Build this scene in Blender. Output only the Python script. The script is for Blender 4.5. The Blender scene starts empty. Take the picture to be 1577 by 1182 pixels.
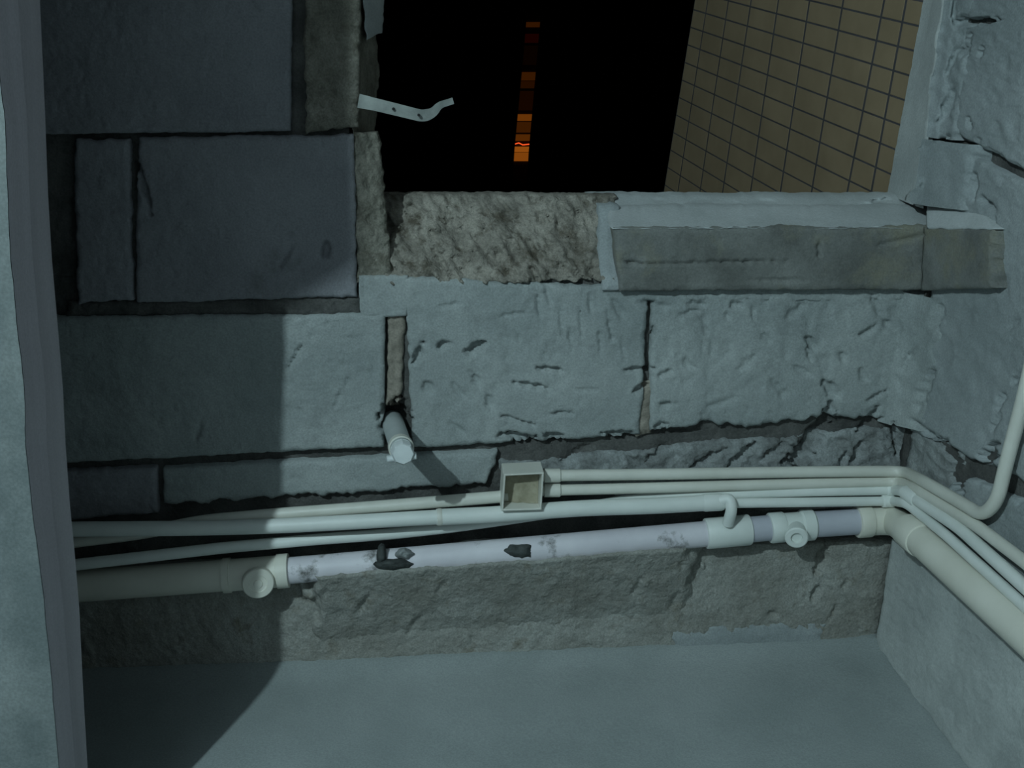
import bpy, random
import numpy as np
from math import sin, cos, radians, pi, sqrt, atan2, degrees
from mathutils import Matrix, Vector

random.seed(4)
RNG = np.random.RandomState(11)
S = bpy.context.scene
COL = S.collection

# ------------------------------------------------------------------ camera
W, H, F = 1577, 1182, 1650.0
PITCH, YAW, ROLL = radians(18), radians(5.5), radians(0.7)
fw = np.array([sin(YAW) * cos(PITCH), cos(YAW) * cos(PITCH), -sin(PITCH)])
r0 = np.array([cos(YAW), -sin(YAW), 0.0])
u0 = np.cross(r0, fw)
rt = cos(ROLL) * r0 + sin(ROLL) * u0
up = -sin(ROLL) * r0 + cos(ROLL) * u0
CAM = np.array([0.0, -1.67562, 1.064475])
cd = bpy.data.cameras.new('camera')
cd.sensor_fit = 'HORIZONTAL'
cd.sensor_width = 36.0
cd.lens = 36.0 * F / W
cd.clip_start = 0.01
cd.clip_end = 300
cam = bpy.data.objects.new('camera', cd)
COL.objects.link(cam)
M = Matrix.Identity(4)
for i in range(3):
    M[i][0], M[i][1], M[i][2], M[i][3] = rt[i], up[i], -fw[i], CAM[i]
cam.matrix_world = M
S.camera = cam

# ------------------------------------------------------------------ light: night outside, one bare lamp in the room behind the camera
wd = bpy.data.worlds.new('night_sky')
S.world = wd
wd.use_nodes = True
wd.node_tree.nodes['Background'].inputs[0].default_value = (0.25, 0.35, 0.5, 1)
wd.node_tree.nodes['Background'].inputs[1].default_value = 0.0006
LAMP = Vector((-1.07, -2.2, 2.25))
ld = bpy.data.lights.new('room_lamp', 'POINT')
ld.energy = 132.0
ld.color = (0.745, 1.0, 1.075)
ld.shadow_soft_size = 0.02
lo = bpy.data.objects.new('room_lamp', ld)
lo.location = LAMP
COL.objects.link(lo)

vs = S.view_settings
vs.view_transform = 'Standard'
vs.look = 'None'
vs.exposure = 0.0
vs.gamma = 1.0
vs.use_curve_mapping = False

# ------------------------------------------------------------------ geometry helpers
def ray(x, y):
    x = np.asarray(x, float); y = np.asarray(y, float)
    return fw + rt * ((x - W / 2) / F)[..., None] - up * ((y - H / 2) / F)[..., None]

def hit(x, y, n, d):
    v = ray(x, y)
    t = (d - n @ CAM) / (v @ n)
    return CAM + v * t[..., None]

XC = 0.8385                                   # inside face of the right wall
BACK = (np.array([0, 1.0, 0]), 0.0, np.array([0, -1.0, 0]))   # plane n, d, normal into the room
RIGHT = (np.array([1.0, 0, 0]), XC, np.array([-1.0, 0, 0]))

def on(plane, x, y, h=0.0):
    n, d, m = plane
    return hit(np.asarray(x, float), np.asarray(y, float), n, d - np.asarray(h, float))

def B(x, y, h=0.0): return Vector(on(BACK, x, y, h))
def R(x, y, h=0.0): return Vector(on(RIGHT, x, y, h))

TAB = RNG.rand(256, 256)
def vn(x, y, seed=0):
    x = np.asarray(x, float) + seed * 37.17; y = np.asarray(y, float) + seed * 91.73
    xi = np.floor(x).astype(int); yi = np.floor(y).astype(int)
    fx = x - xi; fy = y - yi
    fx = fx * fx * (3 - 2 * fx); fy = fy * fy * (3 - 2 * fy)
    a = TAB[xi & 255, yi & 255]; b = TAB[(xi + 1) & 255, yi & 255]
    c = TAB[xi & 255, (yi + 1) & 255]; d = TAB[(xi + 1) & 255, (yi + 1) & 255]
    return (a + (b - a) * fx + (c - a) * fy + (a - b - c + d) * fx * fy) * 2 - 1

def fbm(x, y, oct=4, seed=0):
    s = 0; a = 1; t = 0
    for k in range(oct):
        s = s + a * vn(x * 2 ** k, y * 2 ** k, seed + k * 3); t += a; a *= 0.5
    return s / t

def sstep(a, b, x):
    t = np.clip((x - a) / (b - a), 0, 1)
    return t * t * (3 - 2 * t)

def mesh_obj(name, verts, faces, m, parent=None, smooth=True, loc=None):
    me = bpy.data.meshes.new(name)
    if loc is not None:
        verts = [(v[0] - loc[0], v[1] - loc[1], v[2] - loc[2]) for v in verts]
    me.from_pydata([tuple(map(float, v)) for v in verts], [], [tuple(map(int, f)) for f in faces])
    me.materials.append(m)
    if smooth:
        me.polygons.foreach_set('use_smooth', np.ones(len(me.polygons), bool))
    me.update()
    o = bpy.data.objects.new(name, me)
    COL.objects.link(o)
    if parent is not None:
        o.parent = parent
    return o

def empty(name, loc, label=None, cat=None, group=None):
    o = bpy.data.objects.new(name, None)
    o.empty_display_size = 0.05
    o.location = loc
    COL.objects.link(o)
    if label: o['label'] = label
    if cat: o['category'] = cat
    if group: o['group'] = group
    return o

def struct(o, label=None):
    o['kind'] = 'structure'
    if label: o['label'] = label
    return o

# gouges in the masonry: x, y, angle, length, width (target pixels) and depth in mm
GOUGES = [
 (645,545,-60,36,13,12),(680,533,-20,26,12,10),(737,534,-35,30,16,13),(722,543,20,18,9,8),
 (850,569,5,52,8,9),(820,594,8,68,8,9),(865,636,0,34,6,6),(795,647,16,72,6,6),(985,569,-3,52,9,9),
 (988,598,-20,30,12,11),(660,598,70,26,18,5),(733,585,60,30,14,5),(755,620,80,20,14,5),(705,660,30,30,12,4),
 (830,472,80,34,8,5),(790,484,-8,44,7,4),(895,500,85,64,5,4),(925,530,85,50,5,4),(878,515,80,26,6,4),
 (910,470,85,40,6,4),(955,480,60,40,14,5),(1003,520,-75,46,7,8),
 (1072,468,0,30,10,5),(1135,470,0,28,13,6),(1025,575,-30,26,9,6),(1027,623,-5,34,9,7),(1020,655,-10,30,9,8),
 (1250,528,45,30,16,8),(1246,545,70,24,8,5),(1283,602,50,44,20,9),(1335,512,-35,32,8,6),(1300,551,60,22,12,6),
 (1402,552,-60,44,8,8),(1235,572,20,30,12,4),(1180,520,45,26,12,4),(1425,598,-66,66,12,9),(1418,625,-70,30,10,7),
 (1120,486,60,16,8,4),(1445,485,-75,50,14,6),(1225,480,-40,36,14,4),(1085,500,80,30,10,3),
 (502,384,-82,28,15,9),(445,362,-40,12,6,4),(110,335,90,74,10,8),(440,398,-60,50,6,4),
 (455,548,-60,48,6,6),(522,612,-65,46,6,4),(535,590,80,20,6,4),(465,637,60,20,6,3),(560,650,80,30,4,3),(305,665,-75,40,10,3),
 (1495,34,-6,74,14,14),(1472,20,-85,40,9,9),(1470,95,-68,66,10,9),(1488,75,-75,50,9,8),(1462,165,-74,46,16,10),(1492,190,88,34,5,8),
 (1510,82,-72,22,6,7),(1455,60,-70,60,14,5),(1447,130,-75,50,12,5),(1452,190,-30,30,14,6),
 (1446,222,-28,44,9,9),(1415,306,-15,40,22,12),(1428,290,-70,34,9,9),(1360,311,0,26,13,8),(1332,316,0,26,7,5),
 (1180,310,0,28,6,4),(1080,308,0,30,7,4),(1016,309,0,20,8,4),(1130,312,0,18,6,3),
 (1498,290,-85,44,12,9),(1518,312,40,40,10,8),(1531,395,90,110,8,10),(1545,275,20,20,10,3),(1505,225,-80,30,10,3),
 (1462,696,55,60,20,16),(1474,735,88,56,24,16),(1500,726,-14,44,16,14),(1521,702,-60,44,22,16),(1545,708,25,46,6,9),
 (1540,618,-68,34,9,7),(1532,650,-60,40,10,5),(1566,582,-60,24,9,5),(1560,500,-50,30,14,3),(1570,770,-50,24,12,4),
 (1266,862,-66,48,15,10),(1256,915,-68,38,11,8),(1301,902,-60,28,7,5),(1190,946,0,16,12,6),(1282,945,-66,30,7,5),
 (1040,925,-60,40,10,4),(680,905,-50,30,8,4),(560,930,-55,40,10,4),(640,960,-50,40,12,4),(980,905,-60,40,9,4),
 (800,673,4,64,14,14),(852,672,0,44,12,12),(950,668,0,50,10,10),(1050,664,-2,120,9,8),
 (1246,684,-48,110,34,17),(1272,642,-60,56,16,13),(1336,650,-50,56,14,10),(1382,682,82,54,10,10),(1092,706,-30,64,12,9),
 (1142,702,-40,66,14,10),(1190,697,-40,44,12,8),(890,696,-30,60,12,8),(1010,700,-40,50,12,8),(1320,700,-62,46,12,9),
 (1430,668,40,60,10,8),(1350,610,-30,40,8,6),(1300,708,-60,30,10,8),
 (610,655,80,74,50,40),(600,640,60,40,26,30),
 (1100,404,-0.6,310,4,5),(1262,385,90,40,5,5),(978,405,2,46,8,6),(1200,432,0,80,5,3),(1380,372,-12,90,8,3),(1010,470,10,50,12,5),(1060,482,-20,40,10,5),(845,455,80,30,10,5),(865,500,85,44,6,4),(940,505,80,50,7,5),(960,535,85,40,6,4),(800,520,85,26,6,3),(690,470,-10,50,6,3),(705,600,50,24,10,4),(905,600,0,50,5,3),(1060,560,40,30,12,4),(1150,560,-40,40,14,3),(1200,600,50,40,14,4),(1110,620,-20,50,10,3),(1330,580,70,30,12,5),(1370,500,40,30,12,4),(1350,470,60,40,12,4),(1160,480,80,24,8,4),(1385,590,60,30,9,5),(480,520,80,14,6,3),(505,500,70,12,5,3),(575,560,75,26,4,3),(530,545,85,50,3,2),
 (205,235,80,60,9,8),(222,290,75,90,10,9),(560,450,80,20,6,2),
]

def gouge_depth(X, Y, seed=5):
    D = np.zeros_like(X)
    x0, x1, y0, y1 = X.min(), X.max(), Y.min(), Y.max()
    wob = 0.35 * vn(X / 7, Y / 7, seed) + 0.2 * vn(X / 3.2, Y / 3.2, seed + 1)
    for gx, gy, a, L, w, dp in GOUGES:
        if gx < x0 - L or gx > x1 + L or gy < y0 - L or gy > y1 + L: continue
        c, s = cos(radians(a)), sin(radians(a))
        p = ((X - gx) * c + (Y - gy) * s) / (L / 2)
        q = (-(X - gx) * s + (Y - gy) * c) / (w / 2)
        d = np.sqrt(p * p + q * q) + wob
        D = np.maximum(D, 1.3e-3 * dp * sstep(1.08, 0.68, d))
    return D

def patch_geo(quad, plane, h=0.0, amp=0.0015, freq=26.0, wob=3.0, edge=5.0, drop=0.004, step=3.4, depth=0.03,
              seed=0, gouge=True, pits=0.0, streak=0.0, wob_sides=(1, 1, 1, 1), chisel=0.0, ends=0.0):
    """a masonry piece as a relief: four corners on the wall (TL, TR, BR, BL), ragged edges, broken arrises and side faces"""
    q = np.array(quad, float)
    hh = np.array(h if hasattr(h, '__len__') else [h] * 4, float)
    nu = int(max(np.linalg.norm(q[1] - q[0]), np.linalg.norm(q[2] - q[3])) / step) + 2
    nv = int(max(np.linalg.norm(q[3] - q[0]), np.linalg.norm(q[2] - q[1])) / step) + 2
    U, V = np.meshgrid(np.linspace(0, 1, nu), np.linspace(0, 1, nv))
    X0 = (q[0][0] * (1 - U) + q[1][0] * U) * (1 - V) + (q[3][0] * (1 - U) + q[2][0] * U) * V
    Y0 = (q[0][1] * (1 - U) + q[1][1] * U) * (1 - V) + (q[3][1] * (1 - U) + q[2][1] * U) * V
    Hh = (hh[0] * (1 - U) + hh[1] * U) * (1 - V) + (hh[3] * (1 - U) + hh[2] * U) * V
    e = lambda t, k: wob * wob_sides[k] * (0.6 * fbm(t / 60, t * 0 + k * 9.1, 3, seed) + 0.55 * fbm(t / 11, t * 0 + k * 5.3, 3, seed + 7))
    X = X0 + e(Y0, 3) * (1 - U) ** 3 + e(Y0 + 300, 1) * U ** 3
    Y = Y0 + e(X0, 0) * (1 - V) ** 3 + e(X0 + 300, 2) * V ** 3
    wpx = np.linalg.norm(q[1] - q[0]); hpx = np.linalg.norm(q[3] - q[0])
    de = np.minimum(np.minimum(U, 1 - U) * wpx, np.minimum(V, 1 - V) * hpx)
    de = de + 2.0 * vn(X / 9, Y / 9, seed + 3)
    disp = amp * (0.7 * fbm(X / freq, Y / freq, 4, seed) + 0.35 * fbm(X / 7, Y / 7, 2, seed + 5))
    disp -= drop * (1 - sstep(0, edge, de))
    if pits:
        disp -= pits * sstep(0.45, 0.75, fbm(X / 9, Y / 9, 2, seed + 13))
    if streak:
        a = (X * 0.55 + Y * 0.83) / 26; b = (X * 0.83 - Y * 0.55) / 9
        n = fbm(a, b, 3, seed + 17)
        disp += streak * (n - 0.6 * np.abs(fbm(X / 15, Y / 15, 3, seed + 19)))
    if chisel:
        n = fbm(X / 30, Y / 55, 3, seed + 23)
        disp -= chisel * sstep(0.18, 0.5, n)
    if ends:
        disp -= ends * (1 - sstep(0, 0.09, np.minimum(U, 1 - U) + 0.02 * vn(X / 14, Y / 14, seed)))
    if gouge:
        disp -= gouge_depth(X, Y)
    P = on(plane, X, Y, Hh) + plane[2] * disp[..., None]
    verts = P.reshape(-1, 3)
    I = np.arange(nu * nv).reshape(nv, nu)
    # quads facing the room
    f = np.stack([I[:-1, :-1], I[1:, :-1], I[1:, 1:], I[:-1, 1:]], -1).reshape(-1, 4)
    ring = np.concatenate([I[0, :], I[1:, -1], I[-1, -2::-1], I[-2:0:-1, 0]])
    back = verts[ring] - plane[2] * depth
    n0 = len(verts)
    k = np.arange(len(ring)); k2 = (k + 1) % len(ring)
    sf = np.stack([ring[k], ring[k2], n0 + k2, n0 + k], -1)
    return np.concatenate([verts, back]), np.concatenate([f, sf])

def patch(name, quads, m, parent=None, **kw):
    """one object from one or several relief pieces: (quad, plane, overrides)"""
    VV, FF, n = [], [], 0
    for it in quads:
        quad, plane = it[0], it[1]
        k = dict(kw); k.update(it[2] if len(it) > 2 else {})
        v, f = patch_geo(quad, plane, **k)
        VV.append(v); FF.append(f + n); n += len(v)
    v = np.concatenate(VV); f = np.concatenate(FF)
    me = bpy.data.meshes.new(name)
    me.vertices.add(len(v)); me.vertices.foreach_set('co', v.ravel())
    me.loops.add(f.size); me.loops.foreach_set('vertex_index', f.ravel().astype(np.int32))
    me.polygons.add(len(f)); me.polygons.foreach_set('loop_start', np.arange(0, f.size, 4, dtype=np.int32))
    me.polygons.foreach_set('use_smooth', np.ones(len(f), bool))
    me.update(calc_edges=True); me.validate()
    me.materials.append(m)
    o = bpy.data.objects.new(name, me)
    COL.objects.link(o)
    if parent is not None: o.parent = parent
    return o

def box(name, lo_, hi_, m, parent=None):
    x0, y0, z0 = lo_; x1, y1, z1 = hi_
    v = [(x0,y0,z0),(x1,y0,z0),(x1,y1,z0),(x0,y1,z0),(x0,y0,z1),(x1,y0,z1),(x1,y1,z1),(x0,y1,z1)]
    f = [(0,3,2,1),(4,5,6,7),(0,1,5,4),(1,2,6,5),(2,3,7,6),(3,0,4,7)]
    return mesh_obj(name, v, f, m, parent, smooth=False)

def prism(name, front, off, m, parent=None, loc=None):
    n = len(front); front = [Vector(p) for p in front]
    v = front + [p + Vector(off) for p in front]
    f = [tuple(range(n)), tuple(range(2 * n - 1, n - 1, -1))]
    f += [(i, i + n, (i + 1) % n + n, (i + 1) % n) for i in range(n)]
    o = mesh_obj(name, v, f, m, parent, smooth=False, loc=loc)
    return o

def round_path(pts, rad, seg=8):
    pts = [Vector(p) for p in pts]
    if not hasattr(rad, '__len__'): rad = [rad] * len(pts)
    out = [pts[0]]
    for i in range(1, len(pts) - 1):
        a, b, c = pts[i - 1], pts[i], pts[i + 1]
        r = min(rad[i], (a - b).length * 0.49, (c - b).length * 0.49)
        p = b + (a - b).normalized() * r; q = b + (c - b).normalized() * r
        for k in range(seg + 1):
            t = k / seg
            out.append(p * (1 - t) ** 2 + b * 2 * t * (1 - t) + q * t * t)
    out.append(pts[-1])
    return out

def tube_geo(path, rad, seg=20, caps=True):
    path = [Vector(p) for p in path]
    n = len(path)
    rr = rad if hasattr(rad, '__len__') else [rad] * n
    T = []
    for i in range(n):
        a = path[max(i - 1, 0)]; b = path[min(i + 1, n - 1)]
        d = b - a
        T.append(d.normalized() if d.length > 1e-9 else (T[-1] if T else Vector((0, 0, 1))))
    for i in range(n):        # duplicated points (steps in radius) keep their neighbour's direction
        if i + 1 < n and (path[i + 1] - path[i]).length < 1e-9 and i > 0: T[i] = T[i - 1]
    nrm = T[0].orthogonal().normalized()
    v, f = [], []
    for i in range(n):
        if i:
            q = T[i - 1].rotation_difference(T[i]); nrm = (q @ nrm).normalized()
        bn = T[i].cross(nrm)
        for k in range(seg):
            a = 2 * pi * k / seg
            v.append(path[i] + (nrm * cos(a) + bn * sin(a)) * rr[i])
    for i in range(n - 1):
        for k in range(seg):
            k2 = (k + 1) % seg
            f.append((i * seg + k, i * seg + k2, (i + 1) * seg + k2, (i + 1) * seg + k))
    if caps:
        f.append(tuple(range(seg - 1, -1, -1)))
        f.append(tuple(range((n - 1) * seg, n * seg)))
    return v, f

def shade(o, ang=35):
    me = o.data
    me.polygons.foreach_set('use_smooth', np.ones(len(me.polygons), bool))
    try:
        me.set_sharp_from_angle(angle=radians(ang))
    except Exception:
        pass
    return o

def tube(name, path, rad, m, parent, seg=20):
    v, f = tube_geo(path, rad, seg)
    loc = parent.location if parent is not None else None
    return shade(mesh_obj(name, v, f, m, parent, loc=loc))

def lathe(name, a, axis, prof, m, parent, seg=28):
    """profile (distance along axis, radius) turned round the axis from point a"""
    axis = Vector(axis).normalized()
    path = [Vector(a) + axis * d for d, r in prof]
    nrm = axis.orthogonal().normalized(); bn = axis.cross(nrm)
    v, f = [], []
    for (d, r), p in zip(prof, path):
        for k in range(seg):
            t = 2 * pi * k / seg
            v.append(p + (nrm * cos(t) + bn * sin(t)) * max(r, 1e-5))
    for i in range(len(prof) - 1):
        for k in range(seg):
            k2 = (k + 1) % seg
            f.append((i * seg + k, i * seg + k2, (i + 1) * seg + k2, (i + 1) * seg + k))
    f.append(tuple(range(seg - 1, -1, -1))); f.append(tuple(range((len(prof) - 1) * seg, len(prof) * seg)))
    return shade(mesh_obj(name, v, f, m, parent, loc=parent.location if parent is not None else None))

# ------------------------------------------------------------------ materials
def mat(name, c1, c2, scale=6.0, detail=6.0, rough=0.9, bump=0.3, bscale=160.0, stretch=(1, 1, 1), bdist=0.002,
        stain=None, stain_scale=5.0, stain_lo=0.55, stain_hi=0.65, spec=0.3, metal=0.0, c_lo=0.35, c_hi=0.65, grain=0.0):
    m = bpy.data.materials.new(name); m.use_nodes = True
    nt = m.node_tree; N = nt.nodes; L = nt.links
    bs = N['Principled BSDF']
    bs.inputs['Roughness'].default_value = rough
    bs.inputs['Metallic'].default_value = metal
    bs.inputs['Specular IOR Level'].default_value = spec
    tc = N.new('ShaderNodeTexCoord')
    mp = N.new('ShaderNodeMapping'); mp.inputs['Scale'].default_value = stretch
    L.new(tc.outputs['Object'], mp.inputs['Vector'])
    nz = N.new('ShaderNodeTexNoise'); nz.inputs['Scale'].default_value = scale; nz.inputs['Detail'].default_value = detail
    nz.inputs['Roughness'].default_value = 0.62
    L.new(mp.outputs['Vector'], nz.inputs['Vector'])
    cr = N.new('ShaderNodeValToRGB')
    cr.color_ramp.elements[0].position = c_lo; cr.color_ramp.elements[0].color = (*c1, 1)
    cr.color_ramp.elements[1].position = c_hi; cr.color_ramp.elements[1].color = (*c2, 1)
    L.new(nz.outputs['Fac'], cr.inputs['Fac'])
    out = cr.outputs['Color']
    if stain:
        n2 = N.new('ShaderNodeTexNoise'); n2.inputs['Scale'].default_value = stain_scale; n2.inputs['Detail'].default_value = 7
        n2.inputs['Roughness'].default_value = 0.68
        L.new(mp.outputs['Vector'], n2.inputs['Vector'])
        r2 = N.new('ShaderNodeMapRange'); r2.inputs['From Min'].default_value = stain_lo; r2.inputs['From Max'].default_value = stain_hi
        L.new(n2.outputs['Fac'], r2.inputs['Value'])
        mx = N.new('ShaderNodeMix'); mx.data_type = 'RGBA'
        L.new(r2.outputs['Result'], mx.inputs[0]); L.new(out, mx.inputs[6]); mx.inputs[7].default_value = (*stain, 1)
        out = mx.outputs[2]
    if grain:
        n4 = N.new('ShaderNodeTexNoise'); n4.inputs['Scale'].default_value = 330; n4.inputs['Detail'].default_value = 2
        L.new(tc.outputs['Object'], n4.inputs['Vector'])
        r4 = N.new('ShaderNodeMapRange'); r4.inputs['From Min'].default_value = 0.3; r4.inputs['From Max'].default_value = 0.7
        r4.inputs['To Min'].default_value = 1 - grain; r4.inputs['To Max'].default_value = 1 + grain
        L.new(n4.outputs['Fac'], r4.inputs['Value'])
        m4 = N.new('ShaderNodeVectorMath'); m4.operation = 'SCALE'
        L.new(out, m4.inputs[0]); L.new(r4.outputs['Result'], m4.inputs['Scale'])
        out = m4.outputs['Vector']
    L.new(out, bs.inputs['Base Color'])
    if bump:
        n3 = N.new('ShaderNodeTexNoise'); n3.inputs['Scale'].default_value = bscale; n3.inputs['Detail'].default_value = 4
        L.new(mp.outputs['Vector'], n3.inputs['Vector'])
        bp = N.new('ShaderNodeBump'); bp.inputs['Strength'].default_value = bump; bp.inputs['Distance'].default_value = bdist
        L.new(n3.outputs['Fac'], bp.inputs['Height']); L.new(bp.outputs['Normal'], bs.inputs['Normal'])
    return m

def glow(name, c, s):
    m = bpy.data.materials.new(name); m.use_nodes = True
    bs = m.node_tree.nodes['Principled BSDF']
    bs.inputs['Base Color'].default_value = (0.02, 0.01, 0.0, 1)
    bs.inputs['Emission Color'].default_value = (*c, 1)
    bs.inputs['Emission Strength'].default_value = s
    return m

AAC = mat('aerated_concrete', (0.245, 0.275, 0.27), (0.35, 0.38, 0.37), scale=5, bump=0.5, bscale=230, stain=(0.20, 0.22, 0.215), stain_scale=9, stain_lo=0.56, stain_hi=0.75, grain=0.12)
AAC_SHADED = mat('shaded_aerated_concrete', (0.21, 0.215, 0.23), (0.285, 0.29, 0.305), scale=4, bump=0.5, bscale=200, stain=(0.12, 0.125, 0.12), stain_scale=6, stain_lo=0.58, stain_hi=0.78, grain=0.12)  # shadowed blocks: shade put into the colour, darker and bluer than the lit ones
PLASTER = mat('smooth_plaster', (0.36, 0.39, 0.39), (0.46, 0.49, 0.49), scale=7, bump=0.3, bscale=120, grain=0.08)
MORTAR = mat('old_mortar', (0.055, 0.056, 0.053), (0.12, 0.12, 0.112), scale=14, bump=0.8, bscale=140, bdist=0.003, grain=0.15)
JOINT = mat('brown_joint_mortar', (0.22, 0.20, 0.165), (0.34, 0.31, 0.26), scale=16, bump=0.8, bscale=150, grain=0.15)
CEMENT = mat('chipped_cement', (0.16, 0.17, 0.165), (0.32, 0.345, 0.34), scale=16, bump=0.8, bscale=150, bdist=0.003, grain=0.15)
CONCRETE = mat('broken_concrete', (0.165, 0.155, 0.13), (0.33, 0.31, 0.265), scale=18, bump=0.9, bscale=130, bdist=0.004, stain=(0.10, 0.088, 0.066), stain_scale=24, stain_lo=0.52, stain_hi=0.66, grain=0.2)
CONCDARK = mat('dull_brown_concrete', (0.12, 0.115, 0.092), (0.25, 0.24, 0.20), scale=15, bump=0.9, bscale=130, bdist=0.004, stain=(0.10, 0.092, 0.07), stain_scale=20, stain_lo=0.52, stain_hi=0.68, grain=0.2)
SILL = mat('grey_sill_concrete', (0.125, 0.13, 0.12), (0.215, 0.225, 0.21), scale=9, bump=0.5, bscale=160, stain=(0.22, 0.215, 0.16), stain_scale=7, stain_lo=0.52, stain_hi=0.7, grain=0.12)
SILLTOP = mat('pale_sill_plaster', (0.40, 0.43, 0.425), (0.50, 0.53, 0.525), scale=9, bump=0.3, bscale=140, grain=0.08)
RENDER = mat('cement_render', (0.23, 0.228, 0.20), (0.35, 0.358, 0.33), scale=9, bump=0.9, bscale=110, bdist=0.004, stain=(0.20, 0.19, 0.155), stain_scale=18, stain_lo=0.54, stain_hi=0.7, grain=0.18)
FLOORM = mat('screed_floor', (0.26, 0.295, 0.29), (0.34, 0.375, 0.37), scale=3, bump=0.4, bscale=120, grain=0.1)
RWALL = mat('right_wall_plaster', (0.245, 0.275, 0.275), (0.34, 0.37, 0.37), scale=4, bump=0.4, bscale=170, grain=0.12)
RWLOW = mat('pale_wall_plaster', (0.36, 0.385, 0.375), (0.54, 0.57, 0.55), scale=5, bump=0.4, bscale=140, grain=0.1)
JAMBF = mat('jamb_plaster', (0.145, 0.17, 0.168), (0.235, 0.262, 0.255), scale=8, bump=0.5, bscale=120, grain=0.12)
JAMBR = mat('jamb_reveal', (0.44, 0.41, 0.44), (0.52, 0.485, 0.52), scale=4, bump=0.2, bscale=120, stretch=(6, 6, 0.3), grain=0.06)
ROOM = mat('room_plaster', (0.165, 0.165, 0.17), (0.19, 0.19, 0.195), scale=3)
PVC = mat('white_conduit_plastic', (0.66, 0.70, 0.66), (0.76, 0.79, 0.75), scale=8, rough=0.45, bump=0.05, bscale=60, spec=0.45)
CREAM = mat('cream_conduit_plastic', (0.60, 0.60, 0.53), (0.70, 0.70, 0.63), scale=8, rough=0.45, bump=0.05, bscale=60, spec=0.45)
DRAINC = mat('cream_drain_plastic', (0.66, 0.65, 0.56), (0.76, 0.75, 0.66), scale=6, rough=0.5, bump=0.05, bscale=60, spec=0.4)
DRAINW = mat('dirty_white_drain_plastic', (0.60, 0.58, 0.62), (0.72, 0.70, 0.73), scale=8, rough=0.5, bump=0.1, bscale=80, stain=(0.13, 0.13, 0.12), stain_scale=17, stain_lo=0.575, stain_hi=0.70, spec=0.4)
DRAING = mat('lilac_grey_drain_plastic', (0.44, 0.45, 0.50), (0.52, 0.53, 0.58), scale=8, rough=0.5, bump=0.05, bscale=60, spec=0.4)
METAL = mat('zinc_strap', (0.22, 0.24, 0.225), (0.36, 0.385, 0.36), scale=20, rough=0.5, bump=0.1, metal=0.2)
MUD = mat('brown_mud', (0.24, 0.22, 0.15), (0.42, 0.39, 0.29), scale=30, bump=0.8, bscale=140)
DARKLUMP = mat('dark_mortar_lump', (0.035, 0.04, 0.038), (0.085, 0.095, 0.09), scale=30, bump=0.9, bscale=150)
TILEM = mat('beige_facade_tile', (0.27, 0.205, 0.125), (0.33, 0.25, 0.155), scale=9, rough=0.5, bump=0.1, bscale=60)
GROUT = mat('dark_tile_grout', (0.06, 0.057, 0.06), (0.09, 0.085, 0.09), scale=20)
NIGHTB = mat('dark_facade', (0.05, 0.045, 0.04), (0.07, 0.06, 0.055), scale=0.4, bump=0)

# ------------------------------------------------------------------ back wall
wall = patch('wall_back', [
    ([(30, 425), (1448, 425), (1378, 1050), (40, 1056)], BACK, dict(h=-0.018)),
    ([(20, -860), (538, -860), (538, 440), (30, 440)], BACK, dict(h=-0.018, depth=0.14)),
], MORTAR, amp=0.005, freq=18, wob=0, drop=0, step=5.5, depth=0.10, seed=3)
struct(wall)
box('lintel', (-0.66, 0.0, 1.72), (0.87, 0.14, 2.5), ROOM, wall)

def blk(name, q, m=AAC, **kw):
    return patch(name, [(q, BACK)], m, wall, **kw)

C = dict(amp=0.0028, pits=0.0016)
blk('concrete_block', [(44, -140), (450, -140), (447, 202), (56, 207)], AAC_SHADED, seed=21, wob=2.5, **C)
blk('concrete_block', [(114, 215), (197, 214), (203, 462), (118, 470)], AAC_SHADED, seed=22, h=-0.003, wob=5, **C)
blk('concrete_block', [(212, 213), (545, 207), (549, 456), (208, 468)], AAC_SHADED, seed=23, wob=4, **C)
blk('concrete_block', [(70, 489), (593, 484), (592, 689), (76, 714)], AAC, seed=24, h=0.001, wob=4, wob_sides=(1, .6, .7, 1), **C)
blk('concrete_block', [(80, 726), (240, 721), (243, 790), (84, 803)], AAC_SHADED, seed=25, h=-0.002, wob=3, **C)
blk('concrete_block', [(250, 722), (764, 695), (752, 744), (252, 777)], AAC, seed=26, wob=9, wob_sides=(.3, .8, 1.1, .3), **C)
blk('concrete_block', [(621, 428), (1001, 444), (986, 671), (636, 690)], AAC, seed=27, wob=5, chisel=0.002, **C)
blk('concrete_block', [(1005, 450), (1432, 452), (1408, 640), (1001, 661)], AAC, seed=28, wob=10, wob_sides=(.3, .3, 1.2, .4), h=-0.001, chisel=0.003, **C)
# joints that are full of mortar, plaster patches, chipped bands
blk('joint_mortar', [(596, 478), (624, 480), (616, 640), (594, 642)], JOINT, h=-0.008, amp=0.004, freq=9, seed=31, wob=4)
blk('joint_mortar', [(982, 590), (1006, 588), (1004, 668), (980, 672)], JOINT, h=-0.007, amp=0.004, freq=9, seed=32, wob=3)
blk('joint_mortar', [(104, 466), (556, 455), (556, 486), (104, 490)], MORTAR, h=-0.007, amp=0.005, freq=12, seed=33, wob=4)
blk('plaster_patch', [(551, 426), (628, 424), (628, 486), (556, 490)], AAC, h=-0.001, amp=0.0015, seed=34, wob=3, edge=3, drop=0.001)
blk('plaster_patch', [(930, 430), (1436, 440), (1434, 462), (940, 462)], AAC, h=-0.002, amp=0.002, seed=35, wob=4, edge=3, drop=0.001)
blk('chipped_band', [(772, 714), (1404, 652), (1392, 742), (772, 768)], CEMENT, h=-0.009, amp=0.007, freq=16, streak=0.007, seed=36, wob=11)
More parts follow.
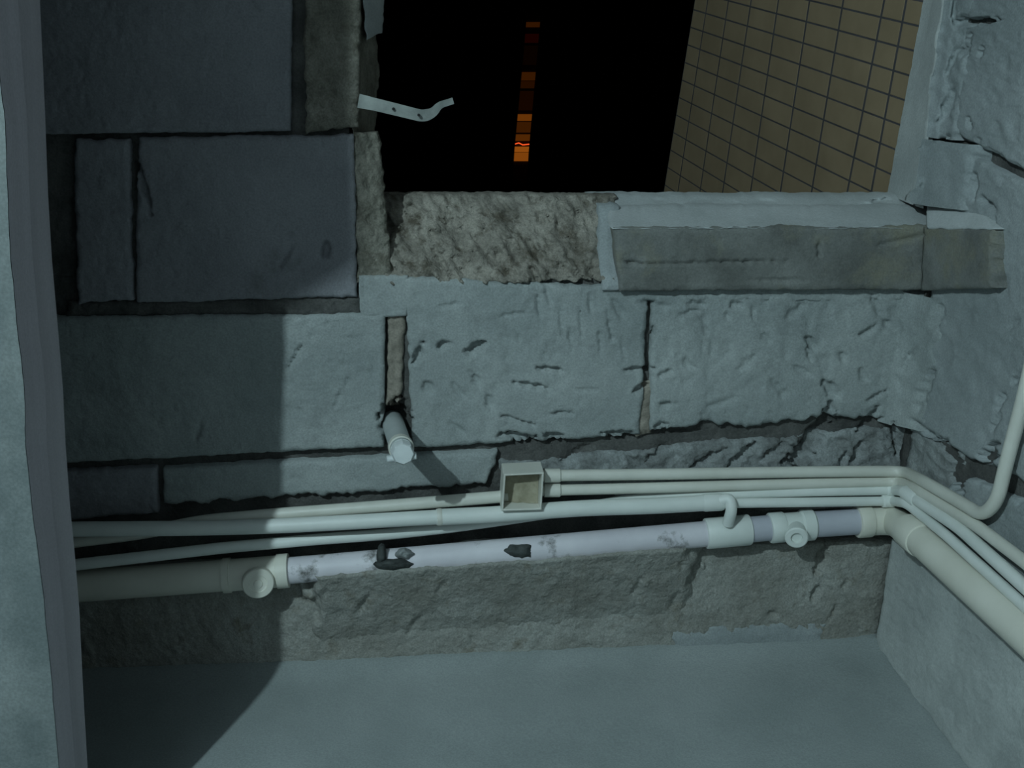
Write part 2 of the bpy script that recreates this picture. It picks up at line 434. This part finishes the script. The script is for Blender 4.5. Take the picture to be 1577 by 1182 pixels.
blk('render_strip', [(92, 878), (1378, 832), (1349, 1000), (100, 1062)], RENDER, h=0.004, amp=0.004, freq=20, pits=0.002, seed=37, wob=1.5, edge=8, drop=0.003, streak=0.0015, step=3.6)
blk('plaster_patch', [(1035, 972), (1275, 962), (1268, 1004), (1040, 1010)], RWALL, h=0.007, amp=0.003, freq=14, seed=38, wob=8, edge=12, drop=0.004, gouge=False)
blk('plaster_patch', [(922, 316), (954, 317), (962, 450), (930, 446)], RWALL, h=(-.06, -.06, .012, .012), amp=0.004, freq=14, seed=39, wob=7, edge=10, drop=0.006, gouge=False)
# window opening: broken concrete jamb, demolished sill, plaster reveal
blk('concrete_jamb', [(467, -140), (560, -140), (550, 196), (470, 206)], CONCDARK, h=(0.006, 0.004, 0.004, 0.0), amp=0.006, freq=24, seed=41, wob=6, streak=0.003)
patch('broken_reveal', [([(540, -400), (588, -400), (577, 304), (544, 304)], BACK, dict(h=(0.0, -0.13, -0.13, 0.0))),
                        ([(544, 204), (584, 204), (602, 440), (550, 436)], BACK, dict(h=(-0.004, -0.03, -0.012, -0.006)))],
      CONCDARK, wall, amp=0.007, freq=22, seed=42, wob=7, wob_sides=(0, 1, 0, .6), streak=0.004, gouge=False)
blk('plaster_patch', [(560, -70), (592, -70), (588, 52), (563, 62)], PLASTER, h=(-.03, -.11, -.11, -.03), amp=0.004, freq=12, seed=40, wob=5, gouge=False)
blk('broken_sill', [(560, 299), (950, 301), (946, 432), (546, 438)], CONCRETE, h=(-0.10, -0.10, 0.0, 0.0), amp=0.009, freq=17, streak=0.016, seed=43, wob=8, wob_sides=(.35, .8, .8, .8), step=3.0)
patch('sill_slab', [([(945, 350), (1452, 349), (1448, 446), (955, 449)], BACK, dict(h=0.016, seed=51, wob_sides=(1, 0, 1, 1))),
                    ([(1420, 349), (1529, 351), (1533, 444), (1416, 446)], RIGHT, dict(h=0.016, seed=52, wob_sides=(1, 1, 1, 0)))],
      SILL, wall, amp=0.0025, freq=26, wob=3.5, edge=6, drop=0.003)
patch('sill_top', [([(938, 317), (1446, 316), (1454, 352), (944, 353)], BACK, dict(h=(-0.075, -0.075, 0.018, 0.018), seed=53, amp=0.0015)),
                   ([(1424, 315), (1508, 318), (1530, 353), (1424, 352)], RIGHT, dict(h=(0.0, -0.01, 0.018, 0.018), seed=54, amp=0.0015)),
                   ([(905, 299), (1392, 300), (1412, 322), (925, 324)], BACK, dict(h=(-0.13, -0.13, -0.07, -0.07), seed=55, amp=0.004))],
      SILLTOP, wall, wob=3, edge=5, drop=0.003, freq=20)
patch('plaster_reveal', [([(1497, -320), (1508, -320), (1424, 322), (1379, 303)], BACK, dict(h=(-0.13, -0.002, -0.002, -0.13), wob_sides=(0, 1, 0, .3)))],
      RWLOW, wall, amp=0.003, seed=56, wob=2)

# ------------------------------------------------------------------ right wall
rwall = patch('wall_right', [([(1518, -300), (2100, -360), (2100, 2000), (1346, 1000)], RIGHT, dict(h=-0.014))], MORTAR,
              amp=0.004, freq=18, wob=0, drop=0, step=7, depth=0.1, seed=8, gouge=False)
struct(rwall)
box('masonry', (XC + 0.035, -3.3, -0.02), (XC + 0.12, 0.1, 2.5), ROOM, rwall)
def rblk(name, q, m=RWALL, **kw): return patch(name, [(q, RIGHT)], m, rwall, **kw)
rblk('concrete_block', [(1512, -200), (2000, -330), (2000, 467), (1466, 207)], RWALL, seed=61, wob=4, amp=0.0025, pits=0.001, chisel=0.002)
rblk('concrete_block', [(1464, 226), (2000, 490), (2000, 935), (1400, 660)], RWALL, seed=62, wob=8, wob_sides=(.5, .2, 1, .4), amp=0.003, pits=0.001, chisel=0.002)
rblk('concrete_block', [(1480, 730), (2000, 960), (2000, 1360), (1386, 800)], RWALL, seed=65, wob=5, amp=0.003, pits=0.001)
rblk('chipped_band', [(1402, 650), (1478, 690), (1484, 790), (1388, 750)], CEMENT, seed=66, wob=6, h=-0.006, amp=0.006, streak=0.004)
rblk('pale_plaster', [(1372, 828), (2000, 1310), (2000, 1870), (1346, 992)], RWLOW, seed=67, wob=2, h=0.001, amp=0.003, drop=0.002)

def corner_fillet(name, ya, yb, wl, wr, m, seed, flat=0.0, amp=0.003, skew=.35):
    n, k = int((yb - ya) / 4), 18
    V_, F_ = [], []
    for i in range(n + 1):
        y = ya + (yb - ya) * i / n
        xc = 1478 - 0.1325 * y
        a_ = B(xc - wl, y - 2, .004); b_ = R(xc + wr, y + wr * skew, .004); c_ = (B(xc, y, .0) + R(xc, y, .0)) / 2; c_ = c_ * (1 - flat) + (a_ + b_) * .5 * flat
        for j in range(k + 1):
            t = j / k
            p = a_ * (1 - t) ** 2 + c_ * 2 * t * (1 - t) + b_ * t * t
            nn = Vector((-t, -(1 - t), 0)).normalized()
            X_, Y_ = xc - wl + (wl + wr) * t, y
            d = amp * float(fbm(np.array(X_ / 16.), np.array(Y_ / 22.), 3, seed)) - float(gouge_depth(np.array([[X_]]), np.array([[Y_ + .35 * wr * t * t]]))[0, 0])
            e_ = min(t, 1 - t); d -= 0.018 * (1 - float(sstep(0, .22, e_ + .05 * float(vn(np.array(X_ / 9.), np.array(Y_ / 9.), seed)))))
            V_.append(p + nn * d)
    for i in range(n):
        for j in range(k):
            q = i * (k + 1) + j
            F_.append((q, q + k + 1, q + k + 2, q + 1))
    return mesh_obj(name, V_, F_, m, rwall)
corner_fillet('corner_plaster', 452, 655, 34, 44, AAC, 81)
corner_fillet('corner_plaster', -320, 214, 16, 30, RWALL, 82, amp=0.006, skew=.1)
corner_fillet('concrete_block', 217, 318, 22, 62, RWALL, 83, flat=.75, skew=.12)

# ------------------------------------------------------------------ floor, ceiling and the room round the camera
nx, ny = 150, 150
gx, gy = np.meshgrid(np.linspace(-1.75, XC + 0.02, nx), np.linspace(-3.3, 0.03, ny))
gz = 0.003 * fbm(gx * 5, gy * 5, 4, 3) + 0.022 * np.exp(-np.abs(gy) / 0.025) + 0.006 * np.exp(-np.abs(XC - gx) / 0.03)
fv = np.stack([gx, gy, gz], -1).reshape(-1, 3)
I = np.arange(nx * ny).reshape(ny, nx)
ff = np.stack([I[:-1, :-1], I[:-1, 1:], I[1:, 1:], I[1:, :-1]], -1).reshape(-1, 4)
floor = struct(mesh_obj('floor', fv, ff, FLOORM))
struct(box('ceiling', (-1.8, -3.4, 2.5), (XC + 0.1, 0.14, 2.6), ROOM))
struct(box('wall_left', (-1.8, -3.4, 0), (-1.7, -0.5, 2.5), ROOM))
struct(box('wall_rear', (-1.8, -3.4, 0), (XC + 0.1, -3.3, 2.5), ROOM))
struct(box('wall_recess', (-0.72, -0.45, -0.02), (-0.625, 0.03, 2.5), ROOM))

# front wall: its right-hand end is the plastered jamb at the edge of the view
FY, BY = -0.52, -0.42
fpx = [(-52, -560), (-24, -160), (2, 150), (8, 190), (11, 300), (16, 400), (27, 514), (37, 600), (39, 685), (49, 780), (58, 850), (69, 935), (80, 1060), (91, 1182), (128, 1560)]
bpx = [(34, -560), (54, -160), (66, 100), (70, 190), (74, 300), (80, 400), (90, 514), (97, 600), (101, 685), (108, 780), (115, 850), (122, 935), (128, 1060), (135, 1182), (160, 1560)]
n_ = np.array([0, 1.0, 0])
def dense(p, k=7):
    p = np.array(p, float); t = np.arange(len(p)); tt = np.linspace(0, len(p) - 1, (len(p) - 1) * k + 1)
    return np.stack([np.interp(tt, t, p[:, 0]), np.interp(tt, t, p[:, 1])], -1)
fp, bp_ = dense(fpx), dense(bpx)
fp[:, 0] += 1.6 * fbm(fp[:, 1] / 28, fp[:, 1] * 0, 3, 2)
FA = hit(fp[:, 0], fp[:, 1], n_, FY); FB = hit(bp_[:, 0], bp_[:, 1], n_, BY)
FM = FA * 0.62 + FB * 0.38 + np.array([0.006, 0, 0]); FM2 = FM + np.array([-0.005, 0.004, 0])
def strip(name, cols, m, parent):
    v = np.concatenate(cols); n = len(cols[0]); f = []
    for c in range(len(cols) - 1):
        for i in range(n - 1):
            f.append((c * n + i, c * n + i + 1, (c + 1) * n + i + 1, (c + 1) * n + i))
    return mesh_obj(name, v, f, m, parent, smooth=False)
LEFT = np.stack([np.full(len(FA), -1.72), np.full(len(FA), FY), FA[:, 2]], -1)
LEFTB = LEFT + np.array([0, BY - FY, 0])
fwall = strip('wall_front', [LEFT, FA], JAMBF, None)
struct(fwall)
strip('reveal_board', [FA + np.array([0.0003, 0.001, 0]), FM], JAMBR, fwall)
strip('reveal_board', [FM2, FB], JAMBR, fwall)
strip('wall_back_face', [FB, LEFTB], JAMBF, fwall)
zt = float(FA[0][2])
box('wall_head', (-1.72, FY, zt - 0.002), (float(FA[0][0]), BY, 2.5), JAMBF, fwall)

# beam-shaped blocker added out of view; it shades the upper left of the wall
def to_blocker(px, py, Y=-1.06):
    p = on(BACK, px, py, 0.0); t = (Y - p[1]) / (LAMP[1] - p[1])
    q = p + (np.array(LAMP) - p) * t
    return q
a, b, c = to_blocker(440, 479), to_blocker(554, 411), to_blocker(568, -200)
d_ = (a - b) / (b[0] - a[0]); low = a + d_ * (a[0] + 1.7)
blocker_pts = [(low[0], -1.06, low[2]), (a[0], -1.06, a[2]), (b[0], -1.06, b[2]), (c[0], -1.06, 2.5), (-1.7, -1.06, 2.5)]
struct(prism('shadow_blocker', blocker_pts, (0, 0.06, 0), ROOM))

# ------------------------------------------------------------------ outside: tiled facade return, dark neighbours, a lit street front between them
az = radians(9.77)
tn = np.array([cos(az), sin(az), 0.0])          # normal of the tiled wall's plane (pointing away from the opening)
p0 = np.array([0.872, 0.14, 0.0]); td = float(tn @ p0)
def tp(x, y, off=0.0): return hit(np.asarray(x, float), np.asarray(y, float), tn, td - off)
def lerp(p, q, t): return (p[0] + (q[0] - p[0]) * t, p[1] + (q[1] - p[1]) * t)
jt = [((1070, 0), (1022, 295)), ((1090, 0), (1044, 295)), ((1122, 0), (1078, 295)), ((1157, 0), (1113, 295)), ((1199, 0), (1156, 295)), ((1247, 0), (1202, 295)),
      ((1299, 0), (1250, 295)), ((1362, 0), (1305, 295)), ((1396, 0), (1342, 295)), ((1446, 0), (1391, 295))]
def rowline(k):                                   # two points of course line k: at the far end and near the opening
    return (1068 - 3.9 * (k - 3) + 0, 15 + 27.3 * (k - 3)), (1416 - 7 * (k - 3), 121 + 38.6 * (k - 3))
def isect(a, b, c, d):
    a, b, c, d = map(np.array, (a, b, c, d)); r = b - a; s = d - c
    t = ((c - a)[0] * s[1] - (c - a)[1] * s[0]) / (r[0] * s[1] - r[1] * s[0])
    return a + r * t
ROWS = list(range(-8, 16))
grid = {}
for i, (ja, jb) in enumerate(jt):
    for k in ROWS:
        ra, rb = rowline(k); q = isect(ja, jb, ra, rb); grid[i, k] = q
q4 = [grid[0, ROWS[0]], grid[9, ROWS[0]], grid[9, ROWS[-1]], grid[0, ROWS[-1]]]
wv = [Vector(tp(q[0], q[1], 0.0)) for q in q4]
outer = prism('wall_outside', [wv[0], wv[3], wv[2], wv[1]], Vector(tn) * 0.12, GROUT)
struct(outer)
for i in range(len(jt) - 1):
    for k in ROWS[:-1]:
        a, b, c, d = grid[i, k], grid[i + 1, k], grid[i + 1, k + 1], grid[i, k + 1]
        P = [Vector(tp(q[0], q[1], 0.0)) for q in (a, b, c, d)]
        ctr = sum(P, Vector()) / 4
        gap = 0.0022
        ins = []
        ex = ((P[1] + P[2]) - (P[0] + P[3])).normalized(); ey = ((P[2] + P[3]) - (P[0] + P[1])).normalized()
        sg = [(1, 1), (-1, 1), (-1, -1), (1, -1)]
        for p, (sx, sy) in zip(P, sg): ins.append(p + ex * gap * sx * 1.4 + ey * gap * sy * 0.75)
        nn = Vector(-tn)
        lo_r = [p + nn * 0.0002 for p in ins]
        hi_r = [p + (ctr - p).normalized() * 0.0012 + nn * (0.0006 + random.uniform(0, 0.0002)) for p in ins]
        v = lo_r + hi_r
        f = [(7, 6, 5, 4)] + [(j, (j + 1) % 4, (j + 1) % 4 + 4, j + 4) for j in range(4)]
        mesh_obj('tile', v, f, TILEM, outer, smooth=False)

def far(px, py, D): return Vector(hit(np.float64(px), np.float64(py), n_, D))
def slab(name, px, D, t, label, cat):
    pts = [far(x, y, D) for x, y in px]
    root = empty(name, (pts[0] + pts[2]) / 2, label, cat)
    dr_ = ray(np.float64(810), np.float64(150)); dr_ = dr_ / dr_[1]
    prism('facade', pts, Vector(dr_) * t, NIGHTB, root, loc=root.location)
    return root
nb = slab('apartment_block', [(300, -500), (300, 900), (752, 900), (788, 250), (806, 60), (850, -500)], 14.0, 4.0, 'unlit black apartment block left of the lit street gap outside', 'building')
nb2 = slab('apartment_block', [(880, -500), (832, 60), (815, 250), (780, 900), (1400, 900), (1400, -500)], 18.0, 4.0, 'unlit black apartment block between the lit gap and the tiled wall', 'building')
far_b = slab('street_front', [(740, -200), (740, 300), (900, 300), (900, -200)], 40.0, 3.0, 'far street front with orange lit windows seen through the gap between two dark blocks', 'building')
lit = [(34, 42, 0.024, 0), (52, 66, 0.007, 1), (70, 100, 0.002, 0), (111, 124, 0.03, 0), (125, 136, 0.014, 0), (140, 170, 0.006, 0), (176, 186, 0.12, 0), (188, 204, 0.035, 0), (207, 217, 0.07, 0), (226, 234, 0.24, 0), (235, 248, 0.19, 0)]
for j, (ya, yb, s, kind) in enumerate(lit):
    pts = [far(x, y, 39.9) for x, y in [(772, ya), (772, yb), (844, yb), (844, ya)]]
    prism('lit_window', pts, (0, 0.08, 0), glow('window_glow_%s' % 'abcdefghijk'[j], (1.0, 0.26, 0.02) if not kind else (1.0, 0.06, 0.01), s), far_b, loc=far_b.location)
zig = [far(x, y, 39.7) for x, y in [(776, 219), (786, 219), (792, 222), (799, 220), (805, 223), (814, 222), (830, 224)]]
tube('neon_tube', zig, 0.022, glow('red_neon', (1.0, 0.10, 0.02), 1.1), far_b, seg=8)

# ------------------------------------------------------------------ pipes
PX = 0.00113
def conduit(label, pts, r, m, rad=0.03, cat='conduit', rest=None):
    base = pts[0]
    root = empty('conduit', base, label, cat, 'plastic conduits along the wall')
    tube('pipe', round_path(pts, rad), r, m, root)
    return root

h0 = 0.020
# two conduits leaving the box to the right
q1 = conduit('top conduit right of the box, ending in an upward hook on the right wall',
    [B(834, 732, .026), B(1000, 730, .026), B(1250, 726, .026), B(1392, 725, .026), R(1425, 742, .020), R(1484, 776, .020), R(1513, 794, .020), R(1536, 772, .020), R(1549, 716, .020), R(1579, 604, .020), R(1640, 330, .020), R(1760, -200, .020)],
    8.6 * PX, CREAM, rad=0.035)
q2 = conduit('second conduit down, from box to far right edge',
    [B(834, 755, .026), B(1000, 751, .026), B(1250, 744, .026), B(1384, 741, .026), R(1412, 753, .020), R(1500, 806, .020), R(1577, 864, .020), R(1980, 1178, .020)],
    8.2 * PX, CREAM, rad=0.03)
for q, x, y in ((q1, 846, 732), (q2, 846, 754.5)):
    lathe('collar', B(x - 8, y, .026), B(x + 30, y - .4, .026) - B(x - 8, y, .026), [(0, 10.5 * PX), (0.026, 10.5 * PX), (0.028, 9 * PX)], CREAM, q, seg=20)
# conduit entering the box from the left
p1 = conduit('thin conduit running from the left behind another into the box',
    [B(20, 846, .024), B(110, 834, .024), B(225, 820, .014), B(306, 802, .012), B(430, 791, .014), B(560, 781.5, .022), B(680, 772, .026), B(782, 763.5, .028)], 9.2 * PX, CREAM, rad=0.04)
# long front conduit with a joint and a tee
p2 = empty('conduit', B(90, 815, .04), 'long front white conduit passing under the box, with a hooked tee', 'conduit', 'plastic conduits along the wall')
tube('pipe', round_path([B(10, 816, .040), B(110, 814.5, .040), B(300, 813, .040), B(430, 809.5, .041), B(560, 802.5, .042), B(679, 795.5, .042)], .05), 11.0 * PX, PVC, p2)
tube('pipe', round_path([B(672, 796, .042), B(770, 791.5, .042), B(900, 781.5, .042), B(1000, 779, .042), B(1112, 772.5, .042)], .05), 12.2 * PX, PVC, p2)
tube('pipe', round_path([B(1108, 774.5, .040), B(1250, 773, .038), B(1375, 771, .034), R(1393, 774, .030), R(1402, 779, .028), R(1460, 826, .028), R(1577, 932, .028), R(1980, 1300, .028)], .012), 7.4 * PX, PVC, p2)
lathe('joint_ring', B(672, 796, .042), B(690, 795, .042) - B(672, 796, .042), [(0, 11.4 * PX), (0.003, 12.9 * PX), (0.008, 12.9 * PX), (0.010, 12.3 * PX)], CREAM, p2, seg=24)
lathe('tee_collar', B(1082, 774, .042), B(1114, 772.4, .042) - B(1082, 774, .042), [(0, 12.6 * PX), (0.004, 13.4 * PX), (0.032, 13.4 * PX), (0.036, 12 * PX)], PVC, p2, seg=24)
tube('hook', round_path([B(1104, 773, .045), B(1124, 766, .052), B(1127, 784, .060), B(1121, 806, .050)], .022, 10), 8.6 * PX, PVC, p2)
# lowest of the thin ones; slips behind the front conduit and comes out above it
p3 = empty('conduit', B(90, 873, .03), 'thin conduit rising from lower left behind the front one', 'conduit', 'plastic conduits along the wall')
tube('pipe', round_path([B(10, 886, .050), B(110, 870, .048), B(344, 843, .036), B(490, 830, .022), B(600, 822, .018), B(690, 812, .016), B(770, 801, .014), B(870, 786, .012), B(965, 770, .016), B(1100, 762, .022), B(1250, 756, .026), B(1378, 753.5, .028), R(1394, 757, .026), R(1404, 764, .026), R(1477, 812, .026), R(1577, 902, .026), R(1980, 1265, .026)], .02), 8.4 * PX, PVC, p3)
for c_, pa, pb in ((p3, B(1364, 754, .028), B(1380, 753.5, .028)), (p2, B(1358, 771.4, .034), B(1376, 771, .034))):
    lathe('elbow_collar', pa, pb - pa, [(0, 8.6 * PX), (0.002, 10 * PX), (0.02, 10 * PX), (0.022, 8.6 * PX)], PVC, c_, seg=20)
pa, pb = R(1394, 757, .026), R(1418, 775, .026)
lathe('elbow_collar', pa, pb - pa, [(0, 9 * PX), (0.002, 10.6 * PX), (0.04, 10.6 * PX), (0.043, 9 * PX)], PVC, p3, seg=20)

# drain: one glued run of sections and fittings
dr = empty('drain_pipe', B(400, 885, .03), 'thick plastic drain pipe below the conduits, glued up of cream, white and lilac lengths', 'drain pipe')
HB = .030
RB = 23.0 * PX
def sec(name, a, b, r, m, prof=None, parent=dr):
    d = Vector(b) - Vector(a); L_ = d.length
    return lathe(name, a, d, prof(L_) if prof else [(0, r), (L_, r)], m, parent)
collar = lambda r, lip: (lambda L: [(0, r), (0.0008, r + lip * .7), (0.003, r + lip), (L - 0.003, r + lip), (L - 0.0008, r + lip * .7), (L, r)])
s1 = sec('pipe_section', B(20, 909.5, HB), B(360, 884.5, HB), RB * 1.02, DRAINC); s1['label'] = 'cream length of drain in the shade'
sw = sec('pipe_section', B(430, 879.5, HB), B(1100, 820.5, HB), RB * .86, DRAINW); sw['label'] = 'white length of drain spattered with dirt'
s3 = sec('pipe_section', B(1140, 816.5, HB), B(1200, 811, HB), RB * .86, DRAING); s3['label'] = 'short lilac grey length of drain'
s4 = sec('pipe_section', B(1240, 808, HB), B(1330, 802, HB), RB * .88, DRAING); s4['label'] = 'lilac grey length of drain before the elbow'
tee = sec('tee_fitting', B(344, 886, HB), B(445, 878, HB), RB, DRAINC, lambda L: [(0, RB), (0.0005, RB + .0035), (.012, RB + .0035), (.0125, RB + .001), (L - .020, RB + .001), (L - .0195, RB + .003), (L - .0005, RB + .003), (L, RB * .9)])
ta = B(396, 884, HB); tb = B(397.5, 899, HB + .040)
def fit_child(name, a, axis, prof, m, parent, root):
    o = lathe(name, a, axis, prof, m, root)
    o.parent = parent
    return o
ax = tb - ta; LL = ax.length
fit_child('branch', ta, ax, [(0, .0215), (LL - .012, .0215)], DRAINC, tee, dr)
fit_child('cap', ta, ax, [(LL - .013, .0225), (LL - .0125, .0262), (LL - .002, .0262), (LL, .0245), (LL + .0002, .0150), (LL - .0012, .0142), (LL - .0014, .0075), (LL + .0006, .0068), (LL + .001, .0)], DRAINC, tee, dr)
sec('sleeve', B(1086, 821.5, HB), B(1155, 815, HB), RB * .9, PVC, collar(RB * .9, .0035))['label'] = 'white repair sleeve on the drain'
sec('coupling', B(1184, 813, HB), B(1208, 810.5, HB), RB * .88, PVC, collar(RB * .88, .004))
tee2 = sec('tee_fitting', B(1206, 811, HB), B(1254, 807, HB), RB * .88, PVC, lambda L: [(0, RB * .86), (0.001, RB * .93), (.030, RB * .93), (.031, RB * 1.0), (.033, RB * 1.06), (L - .004, RB * 1.06), (L, RB * .9)])
ta = B(1224, 809, HB); tb = B(1227, 829, HB + .045); ax = tb - ta; LL = ax.length
fit_child('branch', ta, ax, [(0, .0175), (LL - .008, .0175)], PVC, tee2, dr)
fit_child('cap', ta, ax, [(LL - .012, .018), (LL - .011, .0195), (LL - .003, .0195), (LL - .001, .0175), (LL - .0008, .010), (LL - .006, .009), (LL - .006, .0)], PVC, tee2, dr)
el = round_path([B(1322, 803, HB), B(1376, 800, HB), R(1424, 836, .032)], .036, 12)
tube('elbow', el, RB * .98, DRAINC, dr, seg=26)
sec('elbow_collar', B(1319, 803, HB), B(1341, 801.8, HB), RB * .98, DRAINC, collar(RB * .98, .003))
sec('elbow_collar', R(1398, 815, .032), R(1420, 833, .032), RB * .98, DRAINC, collar(RB * .98, .003))
sec('pipe_section', R(1412, 826, .032), R(1980, 1334, .032), RB * .98, DRAINC)['label'] = 'cream length of drain along the right wall'

# mortar smeared round the white length
def lump(name, cx, cy, rx, ry, h, th, m, seed, parent=wall):
    n, k = 12, 44
    v = []; f = []
    v.append(B(cx, cy, h + th))
    for i in range(1, n + 1):
        t = i / n
        for j in range(k):
            a = 2 * pi * j / k
            w = 1 + 0.28 * float(fbm(np.array(cos(a) * 1.6 + seed), np.array(sin(a) * 1.6), 3, seed))
            x = cx + rx * t * cos(a) * w; y = cy + ry * t * sin(a) * w
            hh = h + th * (1 - t ** 3) + 0.003 * float(vn(np.array(x / 7), np.array(y / 7), seed)) - (0.02 if i == n else 0)
            v.append(B(x, y, hh))
    for j in range(k): f.append((0, 1 + j, 1 + (j + 1) % k))
    for i in range(n - 1):
        for j in range(k):
            f.append((1 + i * k + j, 1 + (i + 1) * k + j, 1 + (i + 1) * k + (j + 1) % k, 1 + i * k + (j + 1) % k))
    return mesh_obj(name, v, f, m, parent)
lump('mortar_lump', 606, 869, 34, 11, .046, .018, DARKLUMP, 3)
lump('mortar_lump', 588, 854, 9, 18, .043, .016, DARKLUMP, 4)
lump('mortar_lump', 800, 850, 25, 13, .043, .016, DARKLUMP, 6)
lump('mortar_lump', 622, 853, 16, 10, .042, .015, CEMENT, 7)
patch('mortar_fillet', [([(440, 893), (1110, 842), (1112, 950), (440, 1000)], BACK, dict(h=(.060, .056, -.004, -.004)))],
      RENDER, wall, amp=0.005, freq=16, seed=71, wob=5, edge=3, drop=.001, depth=.05, ends=.06)

# ------------------------------------------------------------------ junction box
jb = empty('junction_box', B(806, 784, .03), 'open square white junction box joining the conduits, muddy inside', 'junction box')
loc = jb.location
F4 = [B(776, 730, .064), B(838, 727, .064), B(834, 785, .064), B(772, 787, .064)]
G4 = [p + Vector((0, 0.048, 0)) for p in F4]
cF = sum(F4, Vector()) / 4; cG = sum(G4, Vector()) / 4
t_ = 0.10
iF = [p + (cF - p) * t_ for p in F4]; iG = [p + (cG - p) * (t_ + .03) - Vector((0, .012, 0)) for p in G4]
v = F4 + G4 + iF + iG; f = []
for j in range(4):
    k = (j + 1) % 4
    f += [(j, k, k + 4, j + 4), (j, j + 8, k + 8, k), (j + 8, j + 12, k + 12, k + 8)]
f += [(12, 15, 14, 13), (4, 5, 6, 7)]
o = mesh_obj('box_shell', v, f, CREAM, jb, smooth=False, loc=loc)
bv = o.modifiers.new('bevel', 'BEVEL'); bv.width = 0.0012; bv.segments = 2
mud_c = (iG[1] * .25 + iG[2] * .45 + iG[3] * .3)
vv = []; ff_ = []
nn_ = 12
for i in range(nn_ + 1):
    for j in range(nn_ + 1):
        a_, b_ = i / nn_, j / nn_
        p = (iG[0] * (1 - a_) + iG[1] * a_) * (1 - b_) + (iG[3] * (1 - a_) + iG[2] * a_) * b_
        vv.append(p + Vector((0, -0.002 - 0.016 * max(0, a_ * .7 + b_ - .75) - 0.004 * (0.5 + 0.5 * float(vn(np.array(i / 2.0), np.array(j / 2.0), 9))), 0)))
for i in range(nn_):
    for j in range(nn_):
        q = i * (nn_ + 1) + j
        ff_.append((q, q + 1, q + nn_ + 2, q + nn_ + 1))
mesh_obj('mud_filling', vv, ff_, MUD, jb, loc=loc)
for (qa, qb) in ((B(839, 732, .035), B(849, 732, .03)), (B(838, 755, .035), B(848, 754.6, .03))):
    pass

# ------------------------------------------------------------------ pipe stub standing out of the wall
st = empty('pipe_stub', B(606, 640, 0), 'grey capped pipe stub sticking out of a ragged hole in the wall', 'pipe')
A0 = B(604, 648, -.05); A1 = B(619, 693, .165); dv = A1 - A0; Ls = dv.length
STUBM = mat('grey_stub_plastic', (0.40, 0.44, 0.43), (0.50, 0.54, 0.53), scale=10, rough=0.5, bump=0.05)
CAPM = mat('translucent_cap_plastic', (0.52, 0.56, 0.56), (0.66, 0.70, 0.69), scale=20, rough=0.35, bump=0.05)
lathe('pipe', A0, dv, [(0, .0185), (Ls, .0175)], STUBM, st)
lathe('collar', A0, dv, [(Ls - .030, .017), (Ls - .028, .0195), (Ls - .012, .0195), (Ls - .010, .018)], CREAM, st)
cp = lathe('cap', A0, dv, [(Ls - .012, .0175), (Ls + .022, .0175), (Ls + .026, .015), (Ls + .027, .0)], CAPM, st, seg=8)
ear0 = A0 + dv.normalized() * (Ls + .015)
lathe('cap_lug', ear0 + Vector((-.024, 0, -.010)), Vector((1, 0, 0.1)), [(0, .004), (.001, .0055), (.044, .0055), (.045, .004)], CAPM, st, seg=12)

# ------------------------------------------------------------------ metal strap in the window opening
br = empty('metal_strap', B(560, 158, -.02), 'bent zinc fixing strap sticking out of the left window jamb', 'bracket')
cl = round_path([B(552, 155, .012), B(575, 160, .012), B(612, 169, .010), B(652, 179, .006), B(668, 173, .0), B(676, 162, -.006), B(698, 155, -.012)], .012, 5)
wd_ = np.interp(np.linspace(0, 1, len(cl)), [0, .1, .55, .75, 1], [9, 8.2, 7.6, 5.6, 4.2])
v, f = [], []
upv = Vector((0.12, 0, 1)).normalized()
for i, p in enumerate(cl):
    tg = (cl[min(i + 1, len(cl) - 1)] - cl[max(i - 1, 0)]).normalized()
    sd = Vector((0, -1, 0)).cross(tg).normalized()
    hw = wd_[i] * PX
    for s, t in ((1, -1), (1, 1), (-1, 1), (-1, -1)):
        v.append(p + sd * hw * s + Vector((0, .0016 * t, 0)))
for i in range(len(cl) - 1):
    for j in range(4):
        k = (j + 1) % 4
        f.append((i * 4 + j, i * 4 + k, i * 4 + 4 + k, i * 4 + 4 + j))
f += [(0, 3, 2, 1), tuple(len(v) - 4 + j for j in range(4))]
mesh_obj('strip', v, f, METAL, br, smooth=False, loc=br.location)
HOLE = mat('dark_hole', (0.015, 0.015, 0.015), (0.02, 0.02, 0.02), bump=0)
for x, y in ((606, 167.5), (645, 177)):
    lathe('rivet_hole', B(x, y, .012) + Vector((0, -.0035, 0)), (0, 1, 0), [(0, .0022), (.004, .0022)], HOLE, br, seg=12)
